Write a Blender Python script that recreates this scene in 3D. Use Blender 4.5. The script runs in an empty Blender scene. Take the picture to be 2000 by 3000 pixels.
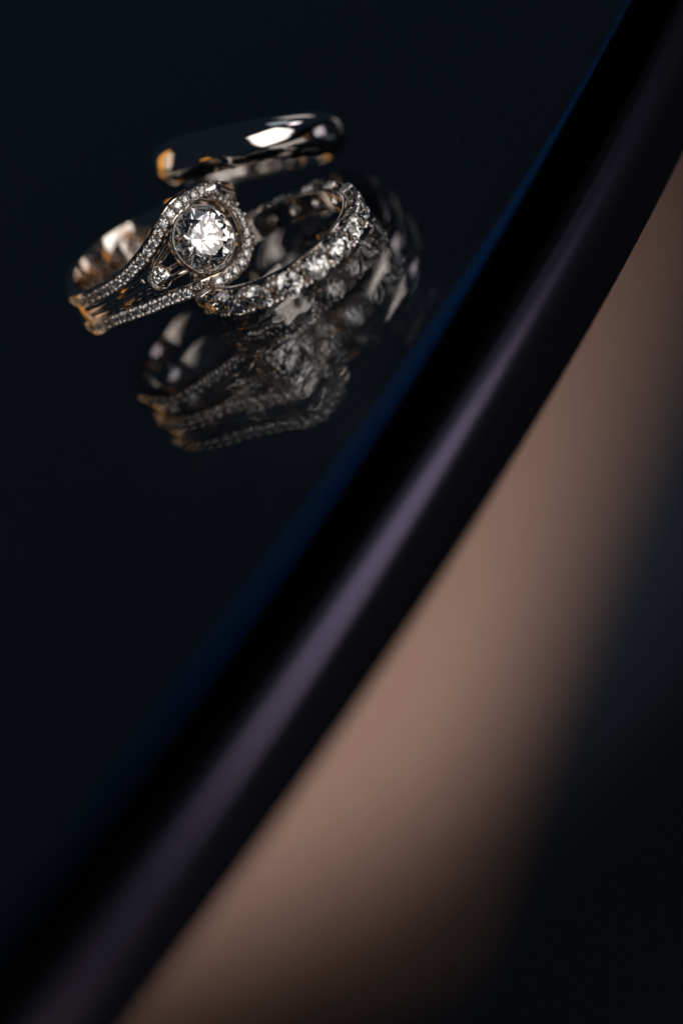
import bpy, bmesh, math, random
from math import sin, cos, pi, radians, sqrt, atan2
from mathutils import Vector as V, Matrix
random.seed(7)
S = bpy.context.scene
S.unit_settings.scale_length = 0.01            # 1 unit = 1 cm
C = S.collection

# ------------------------------------------------------------------ camera
EL, ROLL, DIST = radians(21), radians(36), 50.0
fwd = V((0, cos(EL), -sin(EL))); rt = V((1, 0, 0)); up = V((0, sin(EL), cos(EL)))
XI = cos(ROLL)*rt - sin(ROLL)*up
YI = sin(ROLL)*rt + cos(ROLL)*up
cam_d = bpy.data.cameras.new('camera'); cam = bpy.data.objects.new('camera', cam_d); C.objects.link(cam)
M = Matrix((XI, YI, -fwd)).transposed().to_4x4()
M.translation = V((-1.04213077, -47.65303468, 15.68100595))
cam.matrix_world = M
cam_d.sensor_fit = 'HORIZONTAL'; cam_d.sensor_width = 24
cam_d.lens = 168.6
cam_d.clip_start = 1; cam_d.clip_end = 2000
cam_d.dof.use_dof = True
cam_d.dof.focus_distance = 49.62
cam_d.dof.aperture_fstop = 0.066
cam_d.dof.aperture_blades = 0
S.camera = cam

# ------------------------------------------------------------------ world, lamps, exposure
w = bpy.data.worlds.new('World'); S.world = w; w.use_nodes = True
bg = w.node_tree.nodes['Background']
bg.inputs['Color'].default_value = (0.28, 0.46, 0.70, 1); bg.inputs['Strength'].default_value = 0.023

def lamp(name, az, el, dist, sx, sy, L, col, aim=(0, 0, 0.4)):
    """area lamp at azimuth az (0 = camera side, + = right), facing the rings"""
    d = bpy.data.lights.new(name, 'AREA'); d.shape = 'RECTANGLE'; d.size = sx; d.size_y = sy
    d.energy = L*pi*sx*sy; d.color = col
    o = bpy.data.objects.new(name, d); C.objects.link(o)
    az, el = radians(az), radians(el)
    p = V(aim) + dist*V((sin(az)*cos(el), -cos(az)*cos(el), sin(el)))
    o.location = p
    o.rotation_euler = (V(aim)-p).to_track_quat('-Z', 'Y').to_euler()
    return o
DAY = (1.0, 0.93, 0.89)
# window to the right of the camera: panes with glazing bars between
for az in (20, 44):
    for el in (8, 25):
        lamp('window_pane_light', az, el, 150, 62, 43, 2.2, DAY)
lamp('side_window_light', 87, 22, 150, 46, 26, 2.4, (.95, .87, .97))
lamp('far_window_light', 140, 18, 160, 34, 44, 0.6, (1, .93, .92))
lamp('added_chamfer_light', 103, 39, 160, 62, 44, .5, (.72, .84, 1))  # added pale lamp, placed to glint on the table's chamfer
lamp('warm_lamp', -60, 16, 120, 24, 8, 2.2, (1.0, .40, .05))
lamp('warm_back_light', -122, 18, 140, 34, 60, 0.85, (1.0, .78, .58))
lamp('warm_back_light', -138, 18, 140, 26, 80, 1.1, (1.0, .43, .07))  # added orange strip, tints the metal edges amber
sp = bpy.data.lights.new('floor_spot', 'SPOT'); spo = bpy.data.objects.new('floor_spot', sp); C.objects.link(spo)
S.view_settings.view_transform = 'Standard'; S.view_settings.look = 'None'
S.view_settings.exposure = 0; S.view_settings.gamma = 1
S.cycles.use_denoising = True
S.cycles.max_bounces = 16; S.cycles.glossy_bounces = 10; S.cycles.transmission_bounces = 14
S.cycles.transparent_max_bounces = 12
S.cycles.caustics_reflective = True; S.cycles.caustics_refractive = True
S.cycles.blur_glossy = 0.0
S.cycles.sample_clamp_indirect = 6

# ------------------------------------------------------------------ materials
def mat(name):
    m = bpy.data.materials.new(name); m.use_nodes = True
    return m, m.node_tree.nodes, m.node_tree.links, m.node_tree.nodes['Principled BSDF']
def metal(name, col, rough, wear=0.03):
    m, n, l, b = mat(name)
    b.inputs['Base Color'].default_value = (*col, 1); b.inputs['Metallic'].default_value = 1
    tc = n.new('ShaderNodeTexCoord'); no = n.new('ShaderNodeTexNoise'); no.inputs['Scale'].default_value = 9
    no.inputs['Detail'].default_value = 6
    l.new(tc.outputs['Object'], no.inputs['Vector'])
    mr = n.new('ShaderNodeMapRange'); mr.inputs['To Min'].default_value = rough; mr.inputs['To Max'].default_value = rough+wear
    l.new(no.outputs['Fac'], mr.inputs['Value']); l.new(mr.outputs['Result'], b.inputs['Roughness'])
    return m
GOLD = metal('white_gold', (.83, .765, .70), .05, .06)
BAND = metal('polished_platinum', (.80, .75, .71), .035, .04)
BEAD = metal('bead_metal', (.90, .86, .82), .27, .08)
def gem():
    m, n, l, b = mat('diamond'); n.remove(b)
    g = n.new('ShaderNodeBsdfGlass'); g.inputs['IOR'].default_value = 2.42; g.inputs['Roughness'].default_value = 0
    g.inputs['Color'].default_value = (.99, .99, .985, 1)
    l.new(g.outputs[0], n['Material Output'].inputs[0])
    return m
GEM = gem()
def glass():
    m, n, l, b = mat('table_glass')
    b.inputs['Base Color'].default_value = (.93, .965, 1, 1)
    b.inputs['Transmission Weight'].default_value = 1; b.inputs['IOR'].default_value = 1.47
    b.inputs['Roughness'].default_value = 0.0
    return m
GLASS = glass()
def plain(name, col, rough, spec=.5, scale=0, amp=0, bump=0):
    m, n, l, b = mat(name)
    b.inputs['Base Color'].default_value = (*col, 1); b.inputs['Roughness'].default_value = rough
    b.inputs['Specular IOR Level'].default_value = spec
    if scale:
        tc = n.new('ShaderNodeTexCoord'); no = n.new('ShaderNodeTexNoise'); no.inputs['Scale'].default_value = scale
        no.inputs['Detail'].default_value = 8
        l.new(tc.outputs['Object'], no.inputs['Vector'])
        mx = n.new('ShaderNodeMix'); mx.data_type = 'RGBA'
        mx.inputs['A'].default_value = (*[c*(1-amp) for c in col], 1); mx.inputs['B'].default_value = (*[c*(1+amp) for c in col], 1)
        l.new(no.outputs['Fac'], mx.inputs['Factor']); l.new(mx.outputs['Result'], b.inputs['Base Color'])
        if bump:
            bp = n.new('ShaderNodeBump'); bp.inputs['Strength'].default_value = bump
            l.new(no.outputs['Fac'], bp.inputs['Height']); l.new(bp.outputs[0], b.inputs['Normal'])
    return m
ARRIS = metal('blue_edge_glint', (.002, .048, .15), .24, .05)  # blue of the chamfer's reflection is put into the metal colour
BOARD = plain('black_board', (.003, .0035, .005), .5, .2)
RIM = metal('gunmetal', (.10, .090, .124), .19, .05)
RIM.node_tree.nodes['Principled BSDF'].inputs['Metallic'].default_value = .94
FLOOR = plain('navy_floor', (.012, .019, .029), .6, .3, .12, .18)
RUG = plain('tan_wool', (.310, .198, .157), .9, .1, 1.6, .22, .5)

# ------------------------------------------------------------------ mesh helpers
def mesh(name, v, f, m, smooth=True, weld=False):
    me = bpy.data.meshes.new(name); me.from_pydata([tuple(p) for p in v], [], f); me.validate()
    bm = bmesh.new(); bm.from_mesh(me)
    if weld: bmesh.ops.remove_doubles(bm, verts=bm.verts, dist=1e-4)
    bmesh.ops.recalc_face_normals(bm, faces=bm.faces); bm.to_mesh(me); bm.free(); me.update()
    if m: me.materials.append(m)
    if smooth:
        me.polygons.foreach_set('use_smooth', [True]*len(me.polygons)); me.set_sharp_from_angle(angle=radians(48))
    return me
def obj(name, me, parent=None, mw=None, label=None):
    o = bpy.data.objects.new(name, me); C.objects.link(o)
    if parent is not None: o.parent = parent
    if mw is not None: o.matrix_local = mw
    if label: o['label'] = label
    return o
def thing(name, label, cat, mw=None):
    o = bpy.data.objects.new(name, None); C.objects.link(o); o.empty_display_size = .3
    if mw is not None: o.matrix_world = mw
    o['label'] = label; o['category'] = cat
    return o
def lathe(prof, n, a0=0., a1=2*pi, closed=True):
    """prof: (r, z) loop (closed polygon) revolved about Z"""
    v, f = [], []; full = abs(a1-a0-2*pi) < 1e-6; k = len(prof)
    cols = n if full else n+1
    for i in range(cols):
        a = a0+(a1-a0)*i/n
        for r, z in prof: v.append((r*cos(a), r*sin(a), z))
    for i in range(n):
        b = ((i+1) % cols)*k; c = i*k
        for j in range(k if closed else k-1):
            j2 = (j+1) % k
            f.append((c+j, b+j, b+j2, c+j2))
    if not full:
        f.append(tuple(range(k))[::-1]); f.append(tuple((cols-1)*k+j for j in range(k)))
    return v, f
def catmull(P, per=8):
    out = []
    for i in range(len(P)-1):
        p0 = P[max(i-1, 0)]; p1 = P[i]; p2 = P[i+1]; p3 = P[min(i+2, len(P)-1)]
        for k in range(per):
            t = k/per
            out.append(.5*((2*p1)+(p2-p0)*t+(2*p0-5*p1+4*p2-p3)*t*t+(3*p1-p0-3*p2+p3)*t**3))
    out.append(P[-1].copy()); return out
def resample(P, n):
    L = [0]
    for a, b in zip(P, P[1:]): L.append(L[-1]+(b-a).length)
    out = []; j = 0
    for i in range(n):
        s = L[-1]*i/(n-1)
        while j < len(P)-2 and L[j+1] < s: j += 1
        t = (s-L[j])/max(1e-9, L[j+1]-L[j]); out.append(P[j].lerp(P[j+1], min(1, t)))
    return out, L[-1]
def frames(P, nfun):
    F = []
    for i, p in enumerate(P):
        T = (P[min(i+1, len(P)-1)]-P[max(i-1, 0)]).normalized()
        N = nfun(p); N = (N-T*N.dot(T)).normalized(); F.append((T, N, T.cross(N)))
    return F
def sweep(P, F, sect):
    """sect(i, u) -> list of (b, n) offsets"""
    v, f = [], []
    for i, (p, (T, N, B)) in enumerate(zip(P, F)):
        for b, n in sect(i/(len(P)-1)): v.append(p+B*b+N*n)
    k = len(v)//len(P)
    for i in range(len(P)-1):
        for j in range(k):
            j2 = (j+1) % k
            f.append((i*k+j, i*k+j2, (i+1)*k+j2, (i+1)*k+j))
    f.append(tuple(range(k))[::-1]); f.append(tuple((len(P)-1)*k+j for j in range(k)))
    return v, f
def circ(r, n=10): return [(r*cos(2*pi*k/n), r*sin(2*pi*k/n)) for k in range(n)]
def frame_m(o, x, y, z, s=1.):
    m = Matrix((x*s, y*s, z*s)).transposed().to_4x4(); m.translation = o; return m
def basis(z, hint=V((0, 0, 1))):
    z = z.normalized(); x = hint.cross(z)
    if x.length < 1e-4: x = V((1, 0, 0)).cross(z)
    x.normalize(); return x, z.cross(x), z

def brilliant(rt_=.55, g=.03):
    """round brilliant, girdle radius 1 at z = 0, table up"""
    v, f = [], []
    ct = math.tan(radians(34.5)); cp = math.tan(radians(40.8))
    T = [len(v)+k for k in range(8)]
    for k in range(8): a = pi/4*k; v.append((rt_*cos(a), rt_*sin(a), g+(1-rt_)*ct))
    rs = .775; Sx = [len(v)+k for k in range(8)]
    for k in range(8): a = pi/4*k+pi/8; v.append((rs*cos(a), rs*sin(a), g+(1-rs*cos(pi/8))*ct))
    G = [len(v)+k for k in range(16)]
    for k in range(16): a = pi/8*k; v.append((cos(a), sin(a), g))
    H = [len(v)+k for k in range(16)]
    for k in range(16): a = pi/8*k; v.append((cos(a), sin(a), -g))
    rl = .24; Lq = [len(v)+k for k in range(8)]
    for k in range(8): a = pi/4*k+pi/8; v.append((rl*cos(a), rl*sin(a), -g-(1-rl*cos(pi/8))*cp))
    cu = len(v); v.append((0, 0, -g-cp))
    f.append(tuple(T))
    for k in range(8):
        n = (k+1) % 8; p = (k-1) % 8
        f += [(T[n], T[k], Sx[k]), (T[k], Sx[p], G[2*k], Sx[k]),
              (Sx[k], G[2*k], G[2*k+1]), (Sx[k], G[2*k+1], G[(2*k+2) % 16]),
              (cu, Lq[k], H[2*k], Lq[p]), (Lq[k], H[2*k+1], H[2*k]), (Lq[k], H[(2*k+2) % 16], H[2*k+1])]
    for k in range(16):
        n = (k+1) % 16; f.append((G[k], H[k], H[n], G[n]))
    return v, f
def sphere(nu=10, nv=6, top=1.0):
    v, f = [], []
    for i in range(nv+1):
        a = pi*i/nv
        for j in range(nu): b = 2*pi*j/nu; v.append((sin(a)*cos(b), sin(a)*sin(b), cos(a)*top))
    for i in range(nv):
        for j in range(nu):
            j2 = (j+1) % nu; f.append((i*nu+j, (i+1)*nu+j, (i+1)*nu+j2, i*nu+j2))
    return v, f
bv, bf = brilliant()
GEMM = mesh('diamond', bv, bf, GEM, False)
sv, sf = sphere(); BEADM = mesh('bead', sv, sf, BEAD)

# ------------------------------------------------------------------ setting: floor and round glass table
fl = [(-600, -600, -46), (600, -600, -46), (600, 600, -46), (-600, 600, -46)]
floor = obj('floor', mesh('floor', fl, [(0, 1, 2, 3)], FLOOR, False)); floor['kind'] = 'structure'

# tan rug on the dark floor, seen far out of focus past the table edge
rd = V((.525, .851, 0)).normalized(); rn = V((rd.y, -rd.x, 0))
rug = thing('rug', 'tan rug on the dark floor, a soft blur beyond the table rim', 'rug', frame_m(V((4.6, 97.3, -46)), rn, rd, V((0, 0, 1))))
rv, rf = [], []
x0, x1, y0, y1 = -140, 0, -21, 190
for z, d in ((0.004, 0), (.5, 0), (.8, .35)):
    rv += [(x0+d, y0+d, z), (x1-d, y0+d, z), (x1-d, y1-d, z), (x0+d, y1-d, z)]
for k in range(2):
    for j in range(4): rf.append((4*k+j, 4*k+(j+1) % 4, 4*k+4+(j+1) % 4, 4*k+4+j))
rf += [(3, 2, 1, 0), (8, 9, 10, 11)]
obj('pile', mesh('pile', rv, rf, RUG, False), rug)
bp = [V((x1-1.2, y0+1.2, .82)), V((x1-1.2, y1-1.2, .82))]
obj('binding', mesh('binding', *sweep(bp, frames(bp, lambda p: V((0, 0, 1))), lambda u: [(-.7, -.1), (.7, -.1), (.7, .06), (-.7, .06)]), RUG, False), rug)

TC = V((-40.475, 33.171, 0)); TR = 55.687
table = thing('glass_table', 'round table with a black mirror-like glass top, edge with a painted blue reflection and dark rounded rim', 'table', Matrix.Translation(TC))
ch = .032; th = .60
obj('glass_top', mesh('glass_top', *lathe([(0.01, 0), (TR-ch, 0), (TR-.002, -ch), (TR, -ch-.004), (TR, -th+.03), (TR-.03, -th), (0.01, -th)], 1536, closed=True), GLASS, False), table)
# arris, blue reflection painted in: a thin shell just proud of the chamfer
e = .004
obj('tinted_arris', mesh('tinted_arris', *lathe([(TR-ch-.006+e, e), (TR+e, -ch-.006+e), (TR+e*.4, -ch-.004+e*.4), (TR-ch-.004+e*.4, e*.4)], 1536), ARRIS, False), table)
obj('backing_board', mesh('backing_board', *lathe([(0.01, -th-.004), (TR-.03, -th-.004), (TR-.03, -th-.010), (TR-.7, -th-.010), (TR-.9, -th-.3), (0.01, -th-.3)], 1024), BOARD, False), table)
rr = .60; zc = -th-.013-rr
prof = [(TR-.03-rr+rr*cos(a), zc+rr*sin(a)) for a in [2*pi*k/28 for k in range(28)]]
obj('rim', mesh('rim', *lathe(prof, 1024), RIM), table)
# pedestal under the table top (out of the picture, carries it)
obj('pedestal', mesh('pedestal', *lathe([(.01, -th-.31), (14, -th-.31), (13, -3), (4, -7), (3.4, -20), (3.6, -40), (22, -45), (22.5, -46), (.01, -46)], 96), RIM), table)

# a few specks of dust on the glass
dv, df = [], []
for k in range(70):
    a, r = random.uniform(0, 2*pi), sqrt(random.random())*7
    cx, cy = 0.3+r*cos(a), -1.5+r*sin(a)*1.6
    if (V((cx, cy, 0))-TC).length > TR-.15: continue
    rr_ = random.choice((.0025, .003, .004, .006)); b0 = len(dv); st = random.uniform(0, pi); el_ = random.uniform(1, 2.6)
    for p in ((1, 0, 0), (-1, 0, 0), (0, 1, 0), (0, -1, 0), (0, 0, 1), (0, 0, -.3)):
        px, py = p[0]*el_*rr_, p[1]*rr_
        dv.append((cx+px*cos(st)-py*sin(st), cy+px*sin(st)+py*cos(st), .0012+rr_*.6*(p[2]+.3)))
    for f_ in ((0, 2, 4), (2, 1, 4), (1, 3, 4), (3, 0, 4), (2, 0, 5), (1, 2, 5), (3, 1, 5), (0, 3, 5)): df.append(tuple(b0+q for q in f_))
dust = obj('dust', mesh('dust', dv, df, plain('lint', (.35, .34, .33), .9, .1), False)); dust['kind'] = 'stuff'
dust['label'] = 'fine specks of dust scattered on the black glass'; dust['category'] = 'dust'

# ------------------------------------------------------------------ diamond eternity ring, lying flat
mw = frame_m(V((.0458, -.1565, .2306)), V((.997588, .004831, -.069251)), V((0, .997576, .069587)), V((.06942, -.06942, .99517)))
et = thing('eternity_ring', 'diamond eternity ring set with large round stones all round, lying on the black glass', 'ring', mw)
N = 18; PH = radians(1.0); hb = .125; ri, ro = .81, .88
v, f = [], []
cell = 2*pi/N; HN = 16; hr = .062
for i in range(N):
    a0 = cell*i+PH
    for side, r in ((0, ri), (1, ro)):
        for k in range(HN):
            t = 2*pi*k/HN
            v.append((r, a0+hr/r*cos(t), hr*sin(t)))
        for k in range(HN):
            t = 2*pi*k/HN; cx, sx = cos(t), sin(t); m_ = max(abs(cx), abs(sx))
            zz = hb*sx/m_
            if side == 1 and zz > 0: pass
            v.append((r, a0+cell/2*cx/m_, zz))
    b = i*HN*4
    for k in range(HN):
        k2 = (k+1) % HN
        f.append((b+k, b+HN+k, b+HN+k2, b+k2))                       # inner wall
        f.append((b+2*HN+k2, b+3*HN+k2, b+3*HN+k, b+2*HN+k))         # outer wall
        f.append((b+k2, b+2*HN+k2, b+2*HN+k, b+k))                   # wall of the hole
        t = pi/2
        if abs(v[b+HN+k][2]) > hb-1e-6 and abs(v[b+HN+k2][2]) > hb-1e-6 and v[b+HN+k][2]*v[b+HN+k2][2] > 0:
            f.append((b+HN+k, b+3*HN+k, b+3*HN+k2, b+HN+k2))
v = [(r*cos(a), r*sin(a), z) for r, a, z in v]
obj('gallery_band', mesh('gallery_band', v, f, GOLD, True, True), et)
rimp = [(.836+.027*cos(a), hb+.012*sin(a)+.004) for a in [2*pi*k/12 for k in range(12)]]
obj('edge_rail', mesh('edge_rail', *lathe(rimp, 160), GOLD), et)
obj('edge_rail', mesh('edge_rail_low', *lathe([(r, -z) for r, z in rimp][::-1], 160), GOLD), et)
# collet: tapered cup wire under every stone
cv, cf = lathe([(.128, -.022), (.144, -.006), (.140, .006), (.080, -.115), (.070, -.115)], 20)
COL = mesh('collet', cv, cf, GOLD)
pv, pf = lathe([(.0, .062), (.022, .055), (.034, .038), (.036, .018), (.028, -.005), (.022, -.14), (.0, -.14)], 10, closed=False)
PRONG = mesh('prong', pv, pf, BEAD)
rg = .955
for i in range(N):
    a = cell*i+PH; n = V((cos(a), sin(a), 0)); x, y, z = basis(n)
    o = n*rg
    c = obj('collet', COL, et, frame_m(o, x, y, z))
    jj = random.uniform(0, pi/4); xr = x*cos(jj)+y*sin(jj); yr = z.cross(xr)
    tz = (z+x*random.uniform(-.07, .07)+y*random.uniform(-.07, .07)).normalized(); xr = (xr-tz*xr.dot(tz)).normalized()
    obj('round_diamond', GEMM, et, frame_m(o+n*.012, xr, tz.cross(xr), tz, .142))
    am = a+cell/2; nm = V((cos(am), sin(am), 0)); x, y, z = basis(nm)
    for sg in (-1, 1):
        for lat in (-.03, .03):
            obj('prong', PRONG, et, frame_m(nm*.962+V((0, 0, sg*.098))+x*lat, x, y, z))

# ------------------------------------------------------------------ engagement ring (bypass halo)
ex = V((.90811756, .38390222, -.16715739)); ey = V((.41051218, -.89493712, .17483507)); ez = V((.08247578, .22739094, .97030465))
ez.normalize(); ey = (ey-ez*ey.dot(ez)).normalized(); ex = ey.cross(ez)
mw = frame_m(V((-1.03485, .94, .582)), ex, ey, ez)
en = thing('engagement_ring', 'engagement ring with one large round diamond inside a swirling halo of tiny stones', 'ring', mw)
def cyl(t, s, r=1.0): t = radians(t); return V((-r*sin(t), r*cos(t), s))
# plain inner liner of the shank, open under the head
def shank():
    n = 150; a0, a1 = radians(32), radians(328)
    v, f = [], []
    KA = [32, 60, 120, 180, 200, 225, 247, 268, 300, 328]
    KS = [.04, .06, .17, .20, .17, .08, -.02, -.10, -.13, -.125]
    def interp(x):
        for (xa, xb), (ya, yb) in zip(zip(KA, KA[1:]), zip(KS, KS[1:])):
            if x <= xb: t = (x-xa)/(xb-xa); return ya+(yb-ya)*t
        return KS[-1]
    def centre(x): return sum(interp(min(328, max(32, x+d))) for d in range(-14, 15, 2))/15
    for i in range(n+1):
        a = a0+(a1-a0)*i/n; u = i/n; deg = math.degrees(a)
        hw = .13+.10*min(1, max(0, (side-.25)/.3))
        sc = centre(deg)
        to = .955+.05*min(1, max(0, (deg-150)/30))*min(1, max(0, (292-deg)/22))
        pr = [(.885, -hw), (.875, -hw*.5), (.875, hw*.5), (.885, hw), (.91, hw+.012), (to-.012, hw+.008), (to, hw-.01), (to+.02, 0), (to, -hw+.01), (to-.012, -hw-.008), (.91, -hw-.012)]
        for r, s in pr: v.append((-r*sin(a), r*cos(a), s+sc))
    k = 11
    for i in range(n):
        for j in range(k):
            j2 = (j+1) % k; f.append((i*k+j, (i+1)*k+j, (i+1)*k+j2, i*k+j2))
    f.append(tuple(range(k))); f.append(tuple(n*k+j for j in range(k))[::-1])
    return v, f
obj('shank', mesh('shank', *shank(), GOLD), en)
upper = [cyl(-165, .24), cyl(-140, .195), cyl(-115, .125), cyl(-95, .072), cyl(-80, .053), cyl(-70, .055), cyl(-63, .052), cyl(-56.9, .056), cyl(-49.3, .068), cyl(-43, .095),
         cyl(-36, .132, 1.017), cyl(-28.3, .185, 1.05), cyl(-20.1, .267, 1.092), cyl(-14.8, .342, 1.119), cyl(-9, .392, 1.143), cyl(-3.4, .434, 1.157),
         V((-0.07, 1.145, .447)), V((-0.2, 1.13, .44)), V((-0.36, 1.09, .415)), V((-0.5, 1.03, .372)), V((-0.64, .93, .31)), V((-0.78, .77, .23)), cyl(60, .13), cyl(80, .10), cyl(105, .13), cyl(130, .17)]
lower = [cyl(-165, .11), cyl(-140, -.02), cyl(-115, -.165), cyl(-95, -.25), cyl(-80, -.268), cyl(-69, -.27), cyl(-60, -.285), cyl(-53.6, -.301), cyl(-47, -.322), cyl(-39, -.339, 1.008), cyl(-32, -.352, 1.03),
         cyl(-25, -.378, 1.068), cyl(-17.7, -.405, 1.105), cyl(-9.8, -.432, 1.135), V((0.055, 1.13, -.457)), V((-0.077, 1.125, -.465)), V((-0.203, 1.12, -.447)), V((-0.341, 1.11, -.391)),
         V((-0.455, 1.10, -.304)), V((-0.52, 1.09, -.185)), V((-0.545, 1.085, -.06)), V((-0.545, 1.08, .075)), V((-0.505, 1.07, .20)), V((-0.44, 1.05, .30)), V((-0.36, 1.01, .36))]
def outn(p): return V((p.x*.75, p.y, 0)).normalized()
def strand(name, ctrl, w0, h, u0, u1):
    P, L = resample(catmull(ctrl, 8), 160); F = frames(P, outn)
    def sect(u):
        k = min(1, .45+u*2.2) if u < .3 else 1
        k *= min(1, max(.35, (1-u)*6))
        b = w0*.5*k; g = min(1, max(0, (u-u0)/.05))*min(1, max(0, (u1-u)/.03))
        c1 = .022*(1-g)+.026*g; c2 = .034-.054*g; c3 = .046-.106*g
        return [(-b, -h), (b, -h), (b+.006, -h*.4), (b+.004, .012), (b-.008, .026), (b-.022, c1), (b-.028, c2), (b*.3, c3), (-b*.3, c3), (-b+.028, c2), (-b+.022, c1), (-b+.008, .026), (-b-.004, .012), (-b-.006, -h*.4)]
    obj(name, mesh(name, *sweep(P, F, sect), GOLD), en)
    return P, F, L
def stones(P, F, L, i0, i1, r, pitch):
    s = 0; last = None
    acc = [0]
    for a, b in zip(P, P[1:]): acc.append(acc[-1]+(b-a).length)
    d = acc[i0]+pitch*.5; flag = 0
    while d < acc[i1]:
        j = max(i for i in range(len(acc)-1) if acc[i] <= d); t = (d-acc[j])/(acc[j+1]-acc[j])
        p = P[j].lerp(P[j+1], t); T, Nn, B = F[j]
        q = random.uniform(0, 1); x = (T*cos(q)+B*sin(q)); y = Nn.cross(x)
        n2 = (Nn+T*random.uniform(-.06, .06)+B*random.uniform(-.06, .06)).normalized(); x = (x-n2*x.dot(n2)).normalized()
        k = .72+.28*min(1, (d-acc[i0])/.7)
        obj('small_diamond', GEMM, en, frame_m(p+Nn*.022, x, n2.cross(x), n2, r*k))
        d2 = d+pitch*.5
        j = max(i for i in range(len(acc)-1) if acc[i] <= d2); t = (d2-acc[j])/(acc[j+1]-acc[j])
        p = P[j].lerp(P[j+1], t); T, Nn, B = F[j]
        for sg in (-1, 1):
            obj('bead', BEADM, en, frame_m(p+Nn*.036+B*sg*random.uniform(.040, .045)*k, T, B, Nn, random.uniform(.024, .029)*k+.002))
        d += pitch*(.86+.14*k)
def nearest(P, q): return min(range(len(P)), key=lambda i: (P[i]-q).length)
for name, ctrl, qa, qb in (('upper_strand', upper, cyl(-96, .06), V((-.42, 1.07, .40))), ('lower_strand', lower, cyl(-96, -.265), V((-.43, 1.05, .31)))):
    Pc, _ = resample(catmull(ctrl, 8), 160); ia, ib = nearest(Pc, qa), nearest(Pc, qb)
    Ps, Fs, Ls = strand(name, ctrl, .165, .10, ia/159-.02, ib/159+.03)
    stones(Ps, Fs, Ls, ia, ib, .052, .117)
def wire(name, ctrl, r, n=70):
    P, L = resample(catmull(ctrl, 8), n); F = frames(P, outn)
    return obj(name, mesh(name, *sweep(P, F, lambda u: circ(r, 10)), GOLD), en)
wire('rail_wire', [cyl(-130, -.02, .985), cyl(-110, -.10, .985), cyl(-85, -.165, .985), cyl(-64, -.177, .995), cyl(-50, -.177, 1.0), cyl(-36, -.177, 1.01), cyl(-24, -.178, 1.05), cyl(-14, -.185, 1.06), cyl(-2, -.22, 1.05)], .034)
wire('rail_wire', [cyl(-128, .03, .99), cyl(-110, -.04, .995), cyl(-85, -.09, 1.0), cyl(-64, -.088, 1.0), cyl(-50, -.075, .99), cyl(-40, -.06, .97)], .026)
wire('rail_wire', [cyl(-120, -.14, .99), cyl(-105, -.19, .995), cyl(-85, -.215, 1.0), cyl(-64, -.225, 1.0), cyl(-50, -.23, .99), cyl(-38, -.24, .97)], .022)
wire('collar_wire', [cyl(-32, .0, .99), cyl(-29.5, .035, 1.035), cyl(-27, .072, 1.055), cyl(-24.4, .095, 1.07), cyl(-15.1, .195, 1.118), cyl(-8.5, .292, 1.145), V((-0.02, 1.155, .362)), V((-0.14, 1.15, .385)), V((-0.24, 1.13, .363)), V((-0.36, 1.08, .30))], .021)
# centre stone in its bezel cup
hc = V((-0.025, 1.155, 0))
hx, hy, hz = ex, ey, ez
HM = frame_m(hc, V((cos(.2), 0, sin(.2))), V((sin(.2), 0, -cos(.2))), V((0, 1, 0)))
obj('bezel', mesh('bezel', *lathe([(.345, .012), (.350, .024), (.357, .029), (.364, .026), (.370, .014), (.368, -.04), (.356, -.085), (.346, -.092), (.338, -.085), (.340, -.035)], 72), GOLD), en, HM)
obj('centre_diamond', GEMM, en, HM @ Matrix.Scale(.345, 4))
# little stone in a tube bezel between the strands
sn = outn(cyl(-29.3, 0)); x, y, z = basis(sn)
SM = frame_m(cyl(-29.3, -.112, 1.05), x, y, z, 1.25)
bz = obj('tube_bezel', mesh('tube_bezel', *lathe([(.080, .0), (.085, .018), (.092, .025), (.100, .020), (.106, .006), (.104, -.03), (.098, -.05), (.084, -.05)], 40), GOLD), en, SM)
obj('accent_diamond', GEMM, en, SM @ Matrix.Translation((0, 0, .0)) @ Matrix.Scale(.082, 4))
# claws that carry the bezel down to the shank
for a in (40, 140, 220, 320):
    ca, sa = cos(radians(a)), sin(radians(a))
    wire('head_support', [V((hc.x+.35*ca, 1.08, .35*sa)), V((hc.x+.30*ca, .99, .27*sa)), V((hc.x+.36*ca, .92, .15*sa)), cyl(-34 if ca > 0 else 34, -.08+.06*sa if ca > 0 else .03+.05*sa, .92)], .03, 24)

# ------------------------------------------------------------------ plain band leaning on the others
nb = (.906*up+.42*rt).normalized()
x, y, z = basis(nb, V((0, 1, 0)))
pb = thing('plain_band', 'plain wide polished band ring with rounded edges, tilted behind the diamond rings', 'ring', frame_m(V((.4380, 1.56, .77)), x, y, z))
hwid = .23; prof = []
for k in range(25):
    s = -hwid+2*hwid*k/24; prof.append((1.05-.15*abs(s/hwid)**3.2, s))
prof += [(.895-.01, hwid+.006), (.872, hwid-.012), (.862, hwid*.5), (.860, 0), (.862, -hwid*.5), (.872, -hwid+.012), (.885, -hwid-.006)]
obj('hoop', mesh('hoop', *lathe(prof, 200), BAND), pb)

# ------------------------------------------------------------------ unseen spot added under the table, its pool on rug and floor
spo.location = (-20, 75, -5); sp.energy = 9.5e4; sp.spot_size = radians(46); sp.spot_blend = 1.0; sp.shadow_soft_size = 3; sp.color = (1, .95, .92)
spo.rotation_euler = (V((-2, 103.5, -46))-V(spo.location)).to_track_quat('-Z', 'Y').to_euler()
